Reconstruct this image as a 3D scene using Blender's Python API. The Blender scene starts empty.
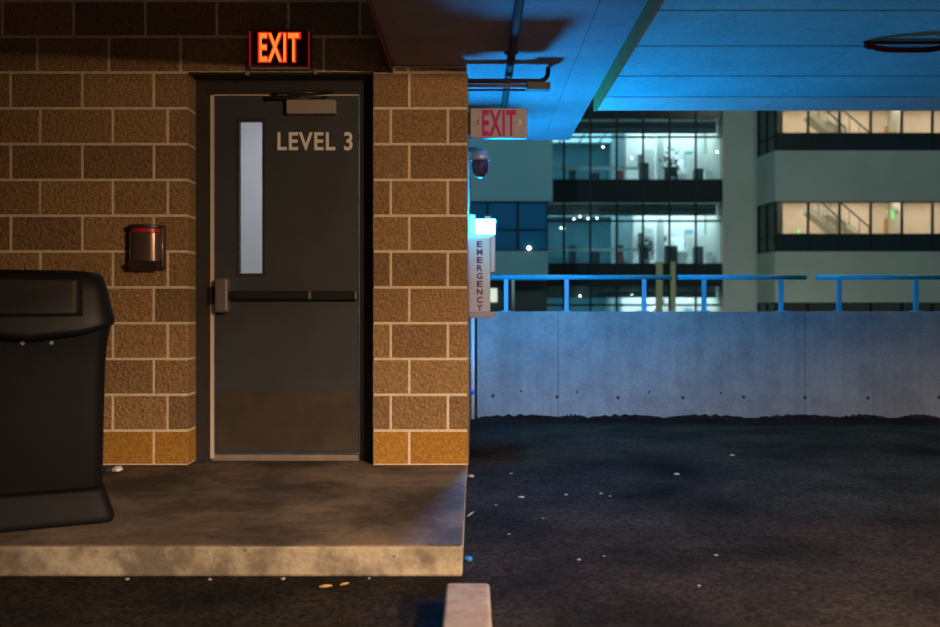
import bpy, bmesh, math, random
from mathutils import Vector, Matrix
random.seed(7)
C = bpy.context.scene.collection
sc = bpy.context.scene
PI = math.pi
F = 914.0                      # focal length in pixels of the 940 px frame (35 mm lens)
VX, VY, EYE = 474.0, 310.0, 1.0
D0 = 5.19                      # distance of the block wall


def at(px, py, d):
    """photo position + distance -> place in the scene"""
    return Vector(((px - VX) / F * d, d, EYE + (VY - py) / F * d))


def xs(px, d): return (px - VX) / F * d
def zs(py, d): return EYE + (VY - py) / F * d


# ------------------------------------------------------------------ materials
def mat(name, col, rough=.6, metal=0.0, emit=None, estr=0.0, var=0.0, vscale=6.0, bump=0.0, bscale=60.0, spec=.5,
        col2=None, coat=0.0):
    m = bpy.data.materials.new(name); m.use_nodes = True
    nt = m.node_tree; b = nt.nodes['Principled BSDF']
    b.inputs['Base Color'].default_value = (*col, 1); b.inputs['Roughness'].default_value = rough
    b.inputs['Metallic'].default_value = metal; b.inputs['Specular IOR Level'].default_value = spec
    b.inputs['Coat Weight'].default_value = coat
    if emit:
        b.inputs['Emission Color'].default_value = (*emit, 1); b.inputs['Emission Strength'].default_value = estr
    tc = nt.nodes.new('ShaderNodeTexCoord')
    if var or col2:
        n = nt.nodes.new('ShaderNodeTexNoise'); n.inputs['Scale'].default_value = vscale; n.inputs['Detail'].default_value = 6
        n.inputs['Roughness'].default_value = .6
        nt.links.new(tc.outputs['Object'], n.inputs['Vector'])
        r = nt.nodes.new('ShaderNodeValToRGB'); r.color_ramp.elements[0].position = .3; r.color_ramp.elements[1].position = .7
        c2 = col2 or tuple(c * (1 - var) for c in col)
        r.color_ramp.elements[0].color = (*c2, 1); r.color_ramp.elements[1].color = (*col, 1)
        nt.links.new(n.outputs['Fac'], r.inputs['Fac']); nt.links.new(r.outputs['Color'], b.inputs['Base Color'])
    if bump:
        n2 = nt.nodes.new('ShaderNodeTexNoise'); n2.inputs['Scale'].default_value = bscale; n2.inputs['Detail'].default_value = 5
        nt.links.new(tc.outputs['Object'], n2.inputs['Vector'])
        bp = nt.nodes.new('ShaderNodeBump'); bp.inputs['Strength'].default_value = bump; bp.inputs['Distance'].default_value = .01
        nt.links.new(n2.outputs['Fac'], bp.inputs['Height']); nt.links.new(bp.outputs['Normal'], b.inputs['Normal'])
    return m


def glass(name, tint=(1, 1, 1), refl=.08, rough=.02):
    m = bpy.data.materials.new(name); m.use_nodes = True
    nt = m.node_tree; nt.nodes.remove(nt.nodes['Principled BSDF'])
    o = nt.nodes['Material Output']
    t = nt.nodes.new('ShaderNodeBsdfTransparent'); t.inputs['Color'].default_value = (*tint, 1)
    g = nt.nodes.new('ShaderNodeBsdfGlossy'); g.inputs['Roughness'].default_value = rough
    mx = nt.nodes.new('ShaderNodeMixShader'); mx.inputs['Fac'].default_value = refl
    nt.links.new(t.outputs[0], mx.inputs[1]); nt.links.new(g.outputs[0], mx.inputs[2]); nt.links.new(mx.outputs[0], o.inputs[0])
    return m


def block_mat(name, ca, cb, bump=.9):
    """split-face masonry block: tone differs from block to block, grain inside each"""
    m = bpy.data.materials.new(name); m.use_nodes = True
    nt = m.node_tree; b = nt.nodes['Principled BSDF']; b.inputs['Roughness'].default_value = .9
    b.inputs['Specular IOR Level'].default_value = .2
    gi = nt.nodes.new('ShaderNodeNewGeometry'); tc = nt.nodes.new('ShaderNodeTexCoord')
    r = nt.nodes.new('ShaderNodeMix'); r.data_type = 'RGBA'
    r.inputs[6].default_value = (*ca, 1); r.inputs[7].default_value = (*cb, 1)
    nt.links.new(gi.outputs['Random Per Island'], r.inputs[0])
    n = nt.nodes.new('ShaderNodeTexNoise'); n.inputs['Scale'].default_value = 70; n.inputs['Detail'].default_value = 6
    n.inputs['Roughness'].default_value = .7
    nt.links.new(tc.outputs['Object'], n.inputs['Vector'])
    rr = nt.nodes.new('ShaderNodeMapRange'); rr.inputs['From Min'].default_value = .3; rr.inputs['From Max'].default_value = .7
    rr.inputs['To Min'].default_value = .5; rr.inputs['To Max'].default_value = 1.38
    nt.links.new(n.outputs['Fac'], rr.inputs['Value'])
    mu = nt.nodes.new('ShaderNodeMix'); mu.data_type = 'RGBA'; mu.blend_type = 'MULTIPLY'; mu.inputs[0].default_value = 1
    nt.links.new(r.outputs[2], mu.inputs[6]); nt.links.new(rr.outputs['Result'], mu.inputs[7])
    nt.links.new(mu.outputs[2], b.inputs['Base Color'])
    n2 = nt.nodes.new('ShaderNodeTexNoise'); n2.inputs['Scale'].default_value = 55; n2.inputs['Detail'].default_value = 8
    nt.links.new(tc.outputs['Object'], n2.inputs['Vector'])
    bp = nt.nodes.new('ShaderNodeBump'); bp.inputs['Strength'].default_value = bump; bp.inputs['Distance'].default_value = .022
    nt.links.new(n2.outputs['Fac'], bp.inputs['Height']); nt.links.new(bp.outputs['Normal'], b.inputs['Normal'])
    return m


def cast_concrete(name, ca, cb, joints=(), streak=True, rough=.85, lo=.36, hi=.64, sc=2.3):
    """board-cast concrete: blotches, rain streaks, little air holes and form joints at given x"""
    m = bpy.data.materials.new(name); m.use_nodes = True
    nt = m.node_tree; b = nt.nodes['Principled BSDF']; b.inputs['Roughness'].default_value = rough
    b.inputs['Specular IOR Level'].default_value = .3
    tc = nt.nodes.new('ShaderNodeTexCoord')

    def noise(scale, vec=None, det=6):
        n = nt.nodes.new('ShaderNodeTexNoise'); n.inputs['Scale'].default_value = scale; n.inputs['Detail'].default_value = det
        n.inputs['Roughness'].default_value = .65
        if vec:
            mp = nt.nodes.new('ShaderNodeMapping'); mp.inputs['Scale'].default_value = vec
            nt.links.new(tc.outputs['Object'], mp.inputs['Vector']); nt.links.new(mp.outputs[0], n.inputs['Vector'])
        else:
            nt.links.new(tc.outputs['Object'], n.inputs['Vector'])
        return n.outputs['Fac']

    def ramp(src, p0, p1, c0, c1):
        r = nt.nodes.new('ShaderNodeValToRGB'); r.color_ramp.elements[0].position = p0; r.color_ramp.elements[1].position = p1
        r.color_ramp.elements[0].color = (*c0, 1); r.color_ramp.elements[1].color = (*c1, 1)
        nt.links.new(src, r.inputs['Fac']); return r.outputs['Color']

    def mult(a, c):
        mu = nt.nodes.new('ShaderNodeMix'); mu.data_type = 'RGBA'; mu.blend_type = 'MULTIPLY'; mu.inputs[0].default_value = 1
        nt.links.new(a, mu.inputs[6]); nt.links.new(c, mu.inputs[7]); return mu.outputs[2]
    col = ramp(noise(sc), lo, hi, cb, ca)
    col = mult(col, ramp(noise(45), .3, .65, (.78, .78, .78), (1, 1, 1)))
    if streak:
        col = mult(col, ramp(noise(1.0, (9, 9, .5)), .35, .6, (.88, .87, .86), (1, 1, 1)))
    vo = nt.nodes.new('ShaderNodeTexVoronoi'); vo.inputs['Scale'].default_value = 13
    nt.links.new(tc.outputs['Object'], vo.inputs['Vector'])
    col = mult(col, ramp(vo.outputs['Distance'], .05, .09, (.45, .43, .42), (1, 1, 1)))
    if joints:
        sep = nt.nodes.new('ShaderNodeSeparateXYZ'); nt.links.new(tc.outputs['Object'], sep.inputs[0])
        for jx in joints:
            s = nt.nodes.new('ShaderNodeMath'); s.operation = 'COMPARE'
            s.inputs[1].default_value = jx; s.inputs[2].default_value = .006
            nt.links.new(sep.outputs['X'], s.inputs[0])
            col = mult(col, ramp(s.outputs[0], .4, .6, (1, 1, 1), (.62, .6, .6)))
    nt.links.new(col, b.inputs['Base Color'])
    bp = nt.nodes.new('ShaderNodeBump'); bp.inputs['Strength'].default_value = .35; bp.inputs['Distance'].default_value = .01
    nt.links.new(noise(60), bp.inputs['Height']); nt.links.new(bp.outputs['Normal'], b.inputs['Normal'])
    return m


def asphalt_mat(name, ca, cb):
    m = mat(name, ca, .95, col2=cb, vscale=1.3, bump=1.0, bscale=150, spec=.06)
    nt = m.node_tree; b = nt.nodes['Principled BSDF']; src = b.inputs['Base Color'].links[0].from_socket
    tc = nt.nodes.new('ShaderNodeTexCoord'); v = nt.nodes.new('ShaderNodeTexVoronoi'); v.inputs['Scale'].default_value = 70
    nt.links.new(tc.outputs['Object'], v.inputs['Vector'])
    r = nt.nodes.new('ShaderNodeMapRange'); r.inputs['From Min'].default_value = 0; r.inputs['From Max'].default_value = 1
    r.inputs['To Min'].default_value = .45; r.inputs['To Max'].default_value = 1.7
    sp = nt.nodes.new('ShaderNodeSeparateColor'); nt.links.new(v.outputs['Color'], sp.inputs[0])
    nt.links.new(sp.outputs[0], r.inputs['Value'])
    mu = nt.nodes.new('ShaderNodeMix'); mu.data_type = 'RGBA'; mu.blend_type = 'MULTIPLY'; mu.inputs[0].default_value = 1
    nt.links.new(src, mu.inputs[6]); nt.links.new(r.outputs['Result'], mu.inputs[7]); nt.links.new(mu.outputs[2], b.inputs['Base Color'])
    return m


M = {}
M['block'] = block_mat('split_face_block', (.47, .29, .135), (.31, .195, .10))
M['base_block'] = block_mat('smooth_base_block', (.52, .27, .055), (.47, .235, .045), .15)
M['mortar'] = mat('mortar', (.95, .80, .60), .9, var=.2, vscale=30, bump=.4, bscale=90)
M['asphalt'] = asphalt_mat('asphalt', (.044, .036, .030), (.004, .004, .004))
M['parapet'] = cast_concrete('parapet_concrete', (.46, .455, .41), (.31, .31, .29),
                             joints=tuple((p - VX) / F * 8.46 for p in (558, 805)))
M['soffit'] = cast_concrete('soffit_concrete', (.38, .33, .35), (.31, .27, .285), streak=False)
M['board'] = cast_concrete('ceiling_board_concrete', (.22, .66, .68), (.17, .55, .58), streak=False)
M['board_lit_edge'] = cast_concrete('edge_board_light_tint', (.56, .64, .60), (.46, .54, .51), streak=False)  # last board paler: light from outside is put into its colour
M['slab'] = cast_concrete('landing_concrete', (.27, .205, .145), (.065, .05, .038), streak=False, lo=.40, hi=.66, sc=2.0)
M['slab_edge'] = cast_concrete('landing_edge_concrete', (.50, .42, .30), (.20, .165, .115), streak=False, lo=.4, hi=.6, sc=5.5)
M['curb'] = cast_concrete('curb_concrete', (.46, .365, .28), (.33, .26, .20), streak=False, lo=.42, hi=.6, sc=14)
M['facade'] = mat('facade_concrete', (.50, .52, .46), .9, var=.16, vscale=.5)
M['facade_side'] = mat('facade_panel', (.27, .50, .60), .9, var=.12, vscale=.4)
M['dark'] = mat('dark_gap', (.02, .02, .02), .9)
M['door'] = mat('grey_door_paint', (.056, .062, .076), .5, col2=(.040, .045, .055), vscale=3.0, bump=.1, bscale=200)
M['door_frame'] = mat('dark_frame_paint', (.045, .043, .043), .45, var=.2, vscale=8)
M['kick'] = mat('scuffed_kick_plate', (.115, .092, .07), .42, metal=.35, col2=(.075, .062, .05), vscale=7)
M['seal'] = mat('pale_door_seal', (.75, .62, .52), .6)
M['threshold'] = mat('worn_threshold', (.38, .31, .25), .5, metal=.2, var=.3, vscale=9)
M['steel'] = mat('brushed_steel', (.36, .33, .31), .36, metal=.6, var=.1, vscale=20)
M['closer'] = mat('silver_closer_cover', (.36, .31, .28), .45)
M['bar'] = mat('dark_bronze_bar', (.055, .05, .048), .3, metal=.6)
M['letter'] = mat('cream_door_lettering', (.97, .93, .90), .6)
M['wired_glass'] = glass('wired_door_glass', (.92, .95, .97), .06, .25)
M['stair_wall'] = mat('stairwell_wall', (.72, .72, .74), .8, var=.08, vscale=5)
M['black_plastic'] = mat('black_plastic', (.008, .008, .009), .55, bump=.12, bscale=240, spec=.15)
M['black_lid'] = mat('black_lid_plastic', (.009, .009, .010), .45, bump=.08, bscale=240, spec=.2)
M['screw'] = mat('bright_screw', (.7, .7, .72), .25, metal=1)
M['sign_dark'] = mat('dark_sign_face', (.045, .018, .018), .4)
M['sign_case'] = mat('dark_red_sign_case', (.20, .03, .03), .35)
M['glow_red'] = mat('glowing_red', (.1, .0, .0), .5, emit=(1, .03, .012), estr=.8)
M['glow_orange'] = mat('glowing_orange', (.1, .02, .0), .5, emit=(1, .25, .03), estr=1.2)
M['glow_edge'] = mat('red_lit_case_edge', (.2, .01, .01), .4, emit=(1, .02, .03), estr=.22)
M['sign_grey'] = mat('pale_grey_sign_face', (.50, .45, .44), .6, var=.1, vscale=20)
M['magenta'] = mat('magenta_lettering', (.55, .006, .20), .6)
M['box_face'] = mat('white_call_box', (.72, .66, .68), .5, var=.06, vscale=18)
M['box_text'] = mat('purple_red_lettering', (.20, .015, .09), .6)
M['beacon'] = mat('blue_beacon_lens', (.1, .3, .8), .3, emit=(.003, .35, 1), estr=1750)
M['housing'] = mat('grey_fixture_housing', (.45, .45, .47), .4, metal=.5)
M['dome'] = mat('dark_purple_dome', (.05, .03, .07), .12, coat=.5)
M['conduit'] = mat('galvanised_conduit', (.16, .13, .11), .7, spec=.2, var=.2, vscale=15)
M['pipe'] = mat('dark_pipe', (.06, .045, .035), .85, spec=.15)
M['red_glow_edge'] = mat('dark_red_glow_tint', (.16, .02, .02), .6)  # red glow of the EXIT sign put into the edge colour
M['brown_shade_strip'] = mat('brown_shaded_face', (.45, .20, .07), .9, var=.3, vscale=9, spec=.05)  # brown stands in for this face's shade from the blue beacon
M['cable'] = mat('red_brown_cable', (.06, .012, .006), .8, spec=.1)
M['rail'] = mat('blue_rail_paint', (.03, .48, .66), .4, var=.12, vscale=10)
M['strobe_case'] = mat('dark_strobe_case', (.055, .035, .033), .4)
M['strobe_lens'] = mat('smoky_strobe_lens', (.22, .14, .125), .2, coat=.6, metal=.55)
M['strobe_red'] = mat('red_strobe_band', (.60, .03, .035), .3)
M['downpipe'] = mat('white_downpipe', (.75, .78, .8), .5)
M['paper'] = mat('white_paper', (.85, .82, .78), .8)
M['litter'] = mat('pale_litter', (.42, .38, .33), .9)
M['twig'] = mat('dry_leaf_brown', (.50, .30, .12), .8)
M['blue_cap'] = mat('blue_plastic', (.02, .22, .75), .35)
M['tie'] = mat('tie_hole_plug', (.06, .055, .055), .9)
# far buildings
M['mullion'] = mat('dark_mullion', (.018, .022, .024), .4, metal=.3)
M['spandrel'] = mat('dark_spandrel_glass', (.022, .03, .033), .2)
M['teal_glass'] = glass('teal_office_glass', (.76, .90, .92), .06)
M['clear_glass'] = glass('clear_office_glass', (.92, .95, .93), .05)
M['blue_glass'] = mat('unlit_blue_glass', (.02, .17, .40), .12, spec=.8)
M['dim_glass'] = mat('dim_bay_glass', (.05, .085, .085), .12, spec=.7, var=.4, vscale=1.5)
M['bulkhead'] = mat('grey_bulkhead', (.22, .27, .28), .8, var=.4, vscale=1.2)
M['lobby'] = mat('lit_lobby_window', (.5, .5, .5), .5, emit=(.85, .95, .78), estr=.8, var=.5, vscale=3)
M['pendant'] = mat('pendant_lamp', (1, 1, 1), .5, emit=(1, .95, .8), estr=4)
M['room_cool'] = mat('cool_room_wall', (.74, .76, .76), .9, var=.35, vscale=.9)
M['room_teal'] = mat('teal_room_wall', (.20, .40, .46), .9, var=.35, vscale=.7)
M['room_warm'] = mat('warm_room_wall', (.76, .66, .56), .9, var=.18, vscale=.8)
M['room_white'] = mat('white_fitting', (.88, .90, .90), .7)
M['room_dark'] = mat('dark_furniture', (.05, .065, .07), .7)
M['room_pink'] = mat('muted_red_furniture', (.33, .10, .12), .8)
M['leaf'] = mat('indoor_leaf', (.06, .10, .07), .7)
M['pot'] = mat('plant_pot', (.5, .5, .48), .7)
M['lamp_cool'] = mat('cool_ceiling_lamp', (.5, .5, .5), .5, emit=(.90, 1, 1), estr=7)
M['lamp_teal'] = mat('teal_ceiling_lamp', (.3, .3, .3), .5, emit=(.42, .85, 1), estr=1.5)
M['lamp_warm'] = mat('warm_ceiling_lamp', (.5, .5, .5), .5, emit=(1, .82, .62), estr=4.2)
M['green_sign'] = mat('green_lit_sign', (.1, .5, .1), .5, emit=(.35, 1, .30), estr=.9)
M['yellow'] = mat('yellow_reflection', (.46, .43, .27), .7)


# ------------------------------------------------------------------ mesh helpers
def obj(name, bm, m, parent=None, smooth=False, bevel=0.0):
    me = bpy.data.meshes.new(name)
    bmesh.ops.recalc_face_normals(bm, faces=bm.faces[:])
    if smooth:
        for f in bm.faces: f.smooth = True
    bm.to_mesh(me); bm.free()
    for mm in (m if isinstance(m, (list, tuple)) else [m]): me.materials.append(mm)
    o = bpy.data.objects.new(name, me); C.objects.link(o)
    if parent:
        o.parent = parent
    if bevel:
        b = o.modifiers.new('bevel', 'BEVEL'); b.width = bevel; b.segments = 3; b.limit_method = 'ANGLE'; b.angle_limit = .6
    return o


def bx(bm, x0, x1, y0, y1, z0, z1, mi=0):
    v = [bm.verts.new((x, y, z)) for z in (z0, z1) for y in (y0, y1) for x in (x0, x1)]
    for q in ((0, 1, 3, 2), (4, 6, 7, 5), (0, 4, 5, 1), (1, 5, 7, 3), (3, 7, 6, 2), (2, 6, 4, 0)):
        f = bm.faces.new([v[i] for i in q]); f.material_index = mi


def box(name, x0, x1, y0, y1, z0, z1, m, parent=None, bevel=0.0):
    bm = bmesh.new()
    o = parent.location if parent else Vector((0, 0, 0))
    bx(bm, x0 - o.x, x1 - o.x, y0 - o.y, y1 - o.y, z0 - o.z, z1 - o.z)
    return obj(name, bm, m, parent, bevel=bevel)


def tube(bm, pts, r, n=14, mi=0, cap=True):
    pts = [Vector(p) for p in pts]; rings = []
    up = None
    for i, p in enumerate(pts):
        a = pts[i - 1] if i else p; b = pts[i + 1] if i < len(pts) - 1 else p
        t = (b - a).normalized()
        if up is None:
            up = Vector((0, 0, 1)) if abs(t.z) < .9 else Vector((1, 0, 0))
        s = t.cross(up).normalized(); up = s.cross(t).normalized()
        rr = r[i] if isinstance(r, (list, tuple)) else r
        rings.append([bm.verts.new(p + (s * math.cos(k * 2 * PI / n) + up * math.sin(k * 2 * PI / n)) * rr) for k in range(n)])
    for a, b in zip(rings, rings[1:]):
        for k in range(n):
            f = bm.faces.new((a[k], a[(k + 1) % n], b[(k + 1) % n], b[k])); f.material_index = mi; f.smooth = True
    if cap:
        for rg in (rings[0], rings[-1]):
            f = bm.faces.new(rg); f.material_index = mi


def arc(c, r, a0, a1, n, ax, ay):
    c = Vector(c); ax = Vector(ax); ay = Vector(ay)
    return [c + ax * r * math.cos(a0 + (a1 - a0) * i / n) + ay * r * math.sin(a0 + (a1 - a0) * i / n) for i in range(n + 1)]


def prism(bm, pts, vec, mi=0):
    """closed polygon pts swept along vec"""
    vec = Vector(vec)
    a = [bm.verts.new(p) for p in pts]; b = [bm.verts.new(Vector(p) + vec) for p in pts]
    n = len(pts)
    bm.faces.new(a).material_index = mi; bm.faces.new(b).material_index = mi
    for i in range(n):
        bm.faces.new((a[i], a[(i + 1) % n], b[(i + 1) % n], b[i])).material_index = mi


def empty(name, loc=(0, 0, 0)):
    o = bpy.data.objects.new(name, None); C.objects.link(o); o.location = loc; o.empty_display_size = .1
    return o


def tag(o, label=None, cat=None, group=None, kind=None):
    if label: o['label'] = label
    if cat: o['category'] = cat
    if group: o['group'] = group
    if kind: o['kind'] = kind
    return o


def loc(root, v):           # scene place -> place inside a thing
    return Vector(v) - root.location


def lettering(name, text, x0, x1, z0, z1, y, m, parent, bold=.03, depth=.003, space=1.0):
    """raised upright lettering filling the given rectangle, facing the camera side (-Y)"""
    cu = bpy.data.curves.new(name, 'FONT'); cu.body = text; cu.size = 1; cu.offset = bold; cu.space_character = space
    cu.fill_mode = 'BOTH'; cu.extrude = .001
    t = bpy.data.objects.new('temporary_text', cu); C.objects.link(t)
    dg = bpy.context.evaluated_depsgraph_get()
    me = bpy.data.meshes.new_from_object(t.evaluated_get(dg))
    bpy.data.objects.remove(t); bpy.data.curves.remove(cu)
    lx = [v.co.x for v in me.vertices]; ly = [v.co.y for v in me.vertices]
    a, b, c, d = min(lx), max(lx), min(ly), max(ly)
    p = parent.location if parent else Vector((0, 0, 0))
    for v in me.vertices:
        X = x0 + (v.co.x - a) / (b - a) * (x1 - x0); Z = z0 + (v.co.y - c) / (d - c) * (z1 - z0)
        Y = y - (depth if v.co.z > 0 else 0)
        v.co = Vector((X, Y, Z)) - p
    me.name = name; me.materials.clear(); me.materials.append(m)
    o = bpy.data.objects.new(name, me); C.objects.link(o); o.parent = parent
    return o


def lathe(bm, prof, n=28, mi=0, origin=(0, 0, 0)):
    o = Vector(origin); rings = []
    for r, z in prof:
        rings.append([bm.verts.new(o + Vector((r * math.cos(k * 2 * PI / n), r * math.sin(k * 2 * PI / n), z))) for k in range(n)])
    for a, b in zip(rings, rings[1:]):
        for k in range(n):
            f = bm.faces.new((a[k], a[(k + 1) % n], b[(k + 1) % n], b[k])); f.smooth = True; f.material_index = mi
    bm.faces.new(rings[0]).material_index = mi; bm.faces.new(rings[-1]).material_index = mi


# ------------------------------------------------------------------ block wall
ZJ = [.12, .315] + [.315 + .2035 * k for k in range(1, 14)]
GAP = .0075


def add_block(bm, u0, u1, z0, z1, fr, th, mi):
    """one chamfered block; fr(u, depth, z) maps to the scene"""
    g = GAP; c = .004
    u0 += g; u1 -= g; z0 += g; z1 -= g
    if u1 - u0 < .02 or z1 - z0 < .012: return
    c = min(c, (z1 - z0) * .3)
    jit = lambda: random.uniform(-.0025, .0025)
    ring0 = [(u0 + c, 0, z0 + c), (u1 - c, 0, z0 + c), (u1 - c, 0, z1 - c), (u0 + c, 0, z1 - c)]
    ring1 = [(u0, c, z0), (u1, c, z0), (u1, c, z1), (u0, c, z1)]
    ring2 = [(u0, th, z0), (u1, th, z0), (u1, th, z1), (u0, th, z1)]
    off = random.uniform(-.003, .003)
    V = []
    for k, rg in enumerate((ring0, ring1, ring2)):
        V.append([bm.verts.new(fr(u + (jit() if k == 0 else 0), d + (off if k == 0 else 0), z + (jit() if k == 0 else 0))) for u, d, z in rg])
    fs = [bm.faces.new(V[0]), bm.faces.new(V[2])]
    for a, b in ((0, 1), (1, 2)):
        for i in range(4):
            fs.append(bm.faces.new((V[a][i], V[a][(i + 1) % 4], V[b][(i + 1) % 4], V[b][i])))
    for f in fs: f.material_index = mi


XL, XR, XP = -4.2, -1.625, -.574     # left end, left door jamb, right door jamb
XE = -.036                           # outer corner of the pier
fr_front = lambda u, d, z: Vector((u, D0 + d, z))


def build_front_wall():
    bm = bmesh.new()
    for i in range(len(ZJ) - 1):
        z0, z1 = ZJ[i], ZJ[i + 1]; mi = 1 if i == 0 else 0
        if i < 11:
            js = [XR - .193 - .4065 * k for k in range(7)] if i % 2 == 0 else [XR - .114, XR - .426] + [XR - .426 - .412 * k for k in range(1, 6)]
            us = [XR + GAP] + [j for j in js if j > XL] + [XL]
            for a, b in zip(us, us[1:]): add_block(bm, b, a, z0, z1, fr_front, .19, mi)
            us = [XP - GAP, XP + .207, XE + GAP] if i % 2 == 0 else [XP - GAP, XP + .102, XP + .426, XE + GAP]
            for a, b in zip(us, us[1:]): add_block(bm, a, b, z0, z1, fr_front, .19, mi)
        else:
            s = 0 if i % 2 == 0 else .2
            u = XL
            us = [XL] + [XL + .3 + s + .4065 * k for k in range(12) if XL + .3 + s + .4065 * k < -.5] + [-.46]
            for a, b in zip(us, us[1:]): add_block(bm, a, b, z0, min(z1, 2.95), fr_front, .19, 0)
    # cut course on top of the pier, under the soffit
    for a, b in ((XP, XP + .20), (XP + .20, XE)): add_block(bm, max(a, -.455), b, 2.35, 2.384, fr_front, .19, 0)
    # mortar bed behind the faces
    y0, y1 = D0 + .0045, D0 + .187
    bx(bm, XL, XR - .004, y0, y1, .12, 2.352, 2)
    bx(bm, XP + .004, XE - .004, y0, y1, .12, 2.384, 2)
    bx(bm, XL, -.46, y0, y1, 2.352, 2.95, 2)
    w = obj('wall_front', bm, [M['block'], M['base_block'], M['mortar']])
    return tag(w, 'tan split-face block wall with pale mortar joints around the grey door', 'wall', kind='structure')


build_front_wall()


def build_side_wall():                 # flank of the stair tower, running back to the parapet
    bm = bmesh.new()
    fr = lambda u, d, z: Vector((XE - d, u, z))
    yA, yB = D0 + .20, 9.6
    zj = [0.0] + ZJ[:-1]
    for i in range(len(zj) - 1):
        z0, z1 = zj[i], zj[i + 1]
        if z0 > 2.35: break
        z1 = min(z1, 2.384)
        u = yA + (.2 if i % 2 else .4)
        us = [yA]
        while u < yB: us.append(u); u += .4065
        us.append(yB)
        for a, b in zip(us, us[1:]): add_block(bm, a, b, z0, z1, fr, .17, 0)
    bx(bm, XE - .165, XE - .0075, yA, yB, 0, 2.384, 1)
    w = obj('wall_right', bm, [M['block'], M['mortar']])
    tag(w, 'flank of the block stair tower running back towards the parapet', 'wall', kind='structure')


build_side_wall()

# ------------------------------------------------------------------ ground, landing, parapet, ceilings
bm = bmesh.new(); bx(bm, -9, 12, -8, 8.62, -.3, 0)
tag(obj('floor', bm, M['asphalt']), 'dark worn asphalt deck of the parking garage', 'floor', kind='structure')

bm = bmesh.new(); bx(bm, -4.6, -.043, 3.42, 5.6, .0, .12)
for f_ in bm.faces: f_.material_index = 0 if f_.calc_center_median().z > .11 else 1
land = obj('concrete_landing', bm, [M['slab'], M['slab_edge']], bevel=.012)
tag(land, 'raised worn concrete landing slab in front of the grey door', 'landing', kind='structure')

PY = 8.46
ZT = zs(311.5, PY)
bm = bmesh.new(); bx(bm, xs(477, PY), 12, PY, PY + .2, 0, ZT)
par = obj('wall_back', bm, M['parapet'], bevel=.008)
tag(par, 'low cast concrete parapet wall under the blue railings', 'wall', kind='structure')
for px, py in ((493, 396), (557, 397), (618, 397.6), (683, 397.6), (743.6, 397), (805, 397.6), (868, 398), (939, 397.5),
               (521, 391), (577, 392), (649, 392), (721, 393)):
    bm = bmesh.new(); p = at(px, py, PY)
    r = .017 if py > 395 else .011
    tube(bm, [(p.x, PY + .01, p.z), (p.x, PY - .002, p.z)], r, 12)
    obj('tie_hole', bm, M['tie'], par)
# broken tar edge where the deck meets the parapet
for a, b in ((480, 560), (560, 586), (590, 660), (668, 742), (760, 838), (840, 884), (900, 936)):
    bm = bmesh.new(); n = 14
    pts = []
    for i in range(n + 1):
        x = xs(a + (b - a) * i / n, PY); h = .012 + .03 * abs(math.sin(i * 1.7 + a)) * math.sin(PI * i / n)
        pts.append((x, h))
    poly = [(pts[0][0], PY - .001, 0.0)] + [(x, PY - .001, h) for x, h in pts] + [(pts[-1][0], PY - .001, 0.0)]
    prism(bm, poly, (0, -.035, 0))
    obj('tar_fillet', bm, M['asphalt'], par)

# ceilings: bands in the concrete are real boards with gaps
SZ = 2.386
bm = bmesh.new()
JX = .565; JY = 1.386 * F / 252.0
bx(bm, -.46, JX - .002, -8, 7.45, SZ, SZ + .3)
bx(bm, JX + .002, .778, -8, JY - .002, SZ, SZ + .3)
bx(bm, JX + .002, .778, JY + .002, 7.45, SZ, SZ + .3)
bx(bm, JX - .01, JX + .01, -8, 7.44, SZ + .006, SZ + .29, 1)
bx(bm, JX, .77, JY - .01, JY + .01, SZ + .006, SZ + .29, 1)
tag(obj('ceiling', bm, [M['soffit'], M['dark']]), 'concrete ceiling strip above the block pier', 'ceiling', kind='structure')

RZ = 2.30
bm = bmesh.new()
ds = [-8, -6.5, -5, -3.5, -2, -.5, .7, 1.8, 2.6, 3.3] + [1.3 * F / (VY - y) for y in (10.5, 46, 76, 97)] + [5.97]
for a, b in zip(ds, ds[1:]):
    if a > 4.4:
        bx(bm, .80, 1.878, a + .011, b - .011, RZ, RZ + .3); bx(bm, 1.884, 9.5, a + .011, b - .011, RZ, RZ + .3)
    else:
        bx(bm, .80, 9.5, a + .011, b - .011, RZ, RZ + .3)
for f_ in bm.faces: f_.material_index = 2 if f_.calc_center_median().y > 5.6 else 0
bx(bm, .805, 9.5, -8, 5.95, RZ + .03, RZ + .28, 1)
tag(obj('ceiling.001', bm, [M['board'], M['dark'], M['board_lit_edge']]), 'lower ceiling of wide concrete boards at the right', 'ceiling', kind='structure')
box('shade_strip', .779, .799, -8, 5.97, RZ - .004, RZ + .3, M['brown_shade_strip'])
tag(bpy.data.objects['shade_strip'], 'side face of the lower ceiling, coloured brown for its shade', 'trim', kind='structure')
bm = bmesh.new(); bx(bm, -9, -.461, -8, D0 - .003, 2.95, 3.2)
tag(obj('ceiling.002', bm, M['soffit']), 'higher dark ceiling above the grey door', 'ceiling', kind='structure')
bm = bmesh.new(); bx(bm, -9.2, -9, -8, 9, -.3, 3.2)
tag(obj('wall_left', bm, M['soffit']), 'concrete wall at the far left end of the garage', 'wall', kind='structure')
bm = bmesh.new(); bx(bm, -9, 12, -8.2, -8, -.3, 3.2)
tag(obj('wall_rear', bm, M['soffit']), 'concrete wall at the rear of the garage', 'wall', kind='structure')
bm = bmesh.new(); bx(bm, -9, XL - .002, D0, D0 + .2, -.0, 2.95)
tag(obj('wall_front.001', bm, M['soffit']), 'plain continuation of the front wall', 'wall', kind='structure')
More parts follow.
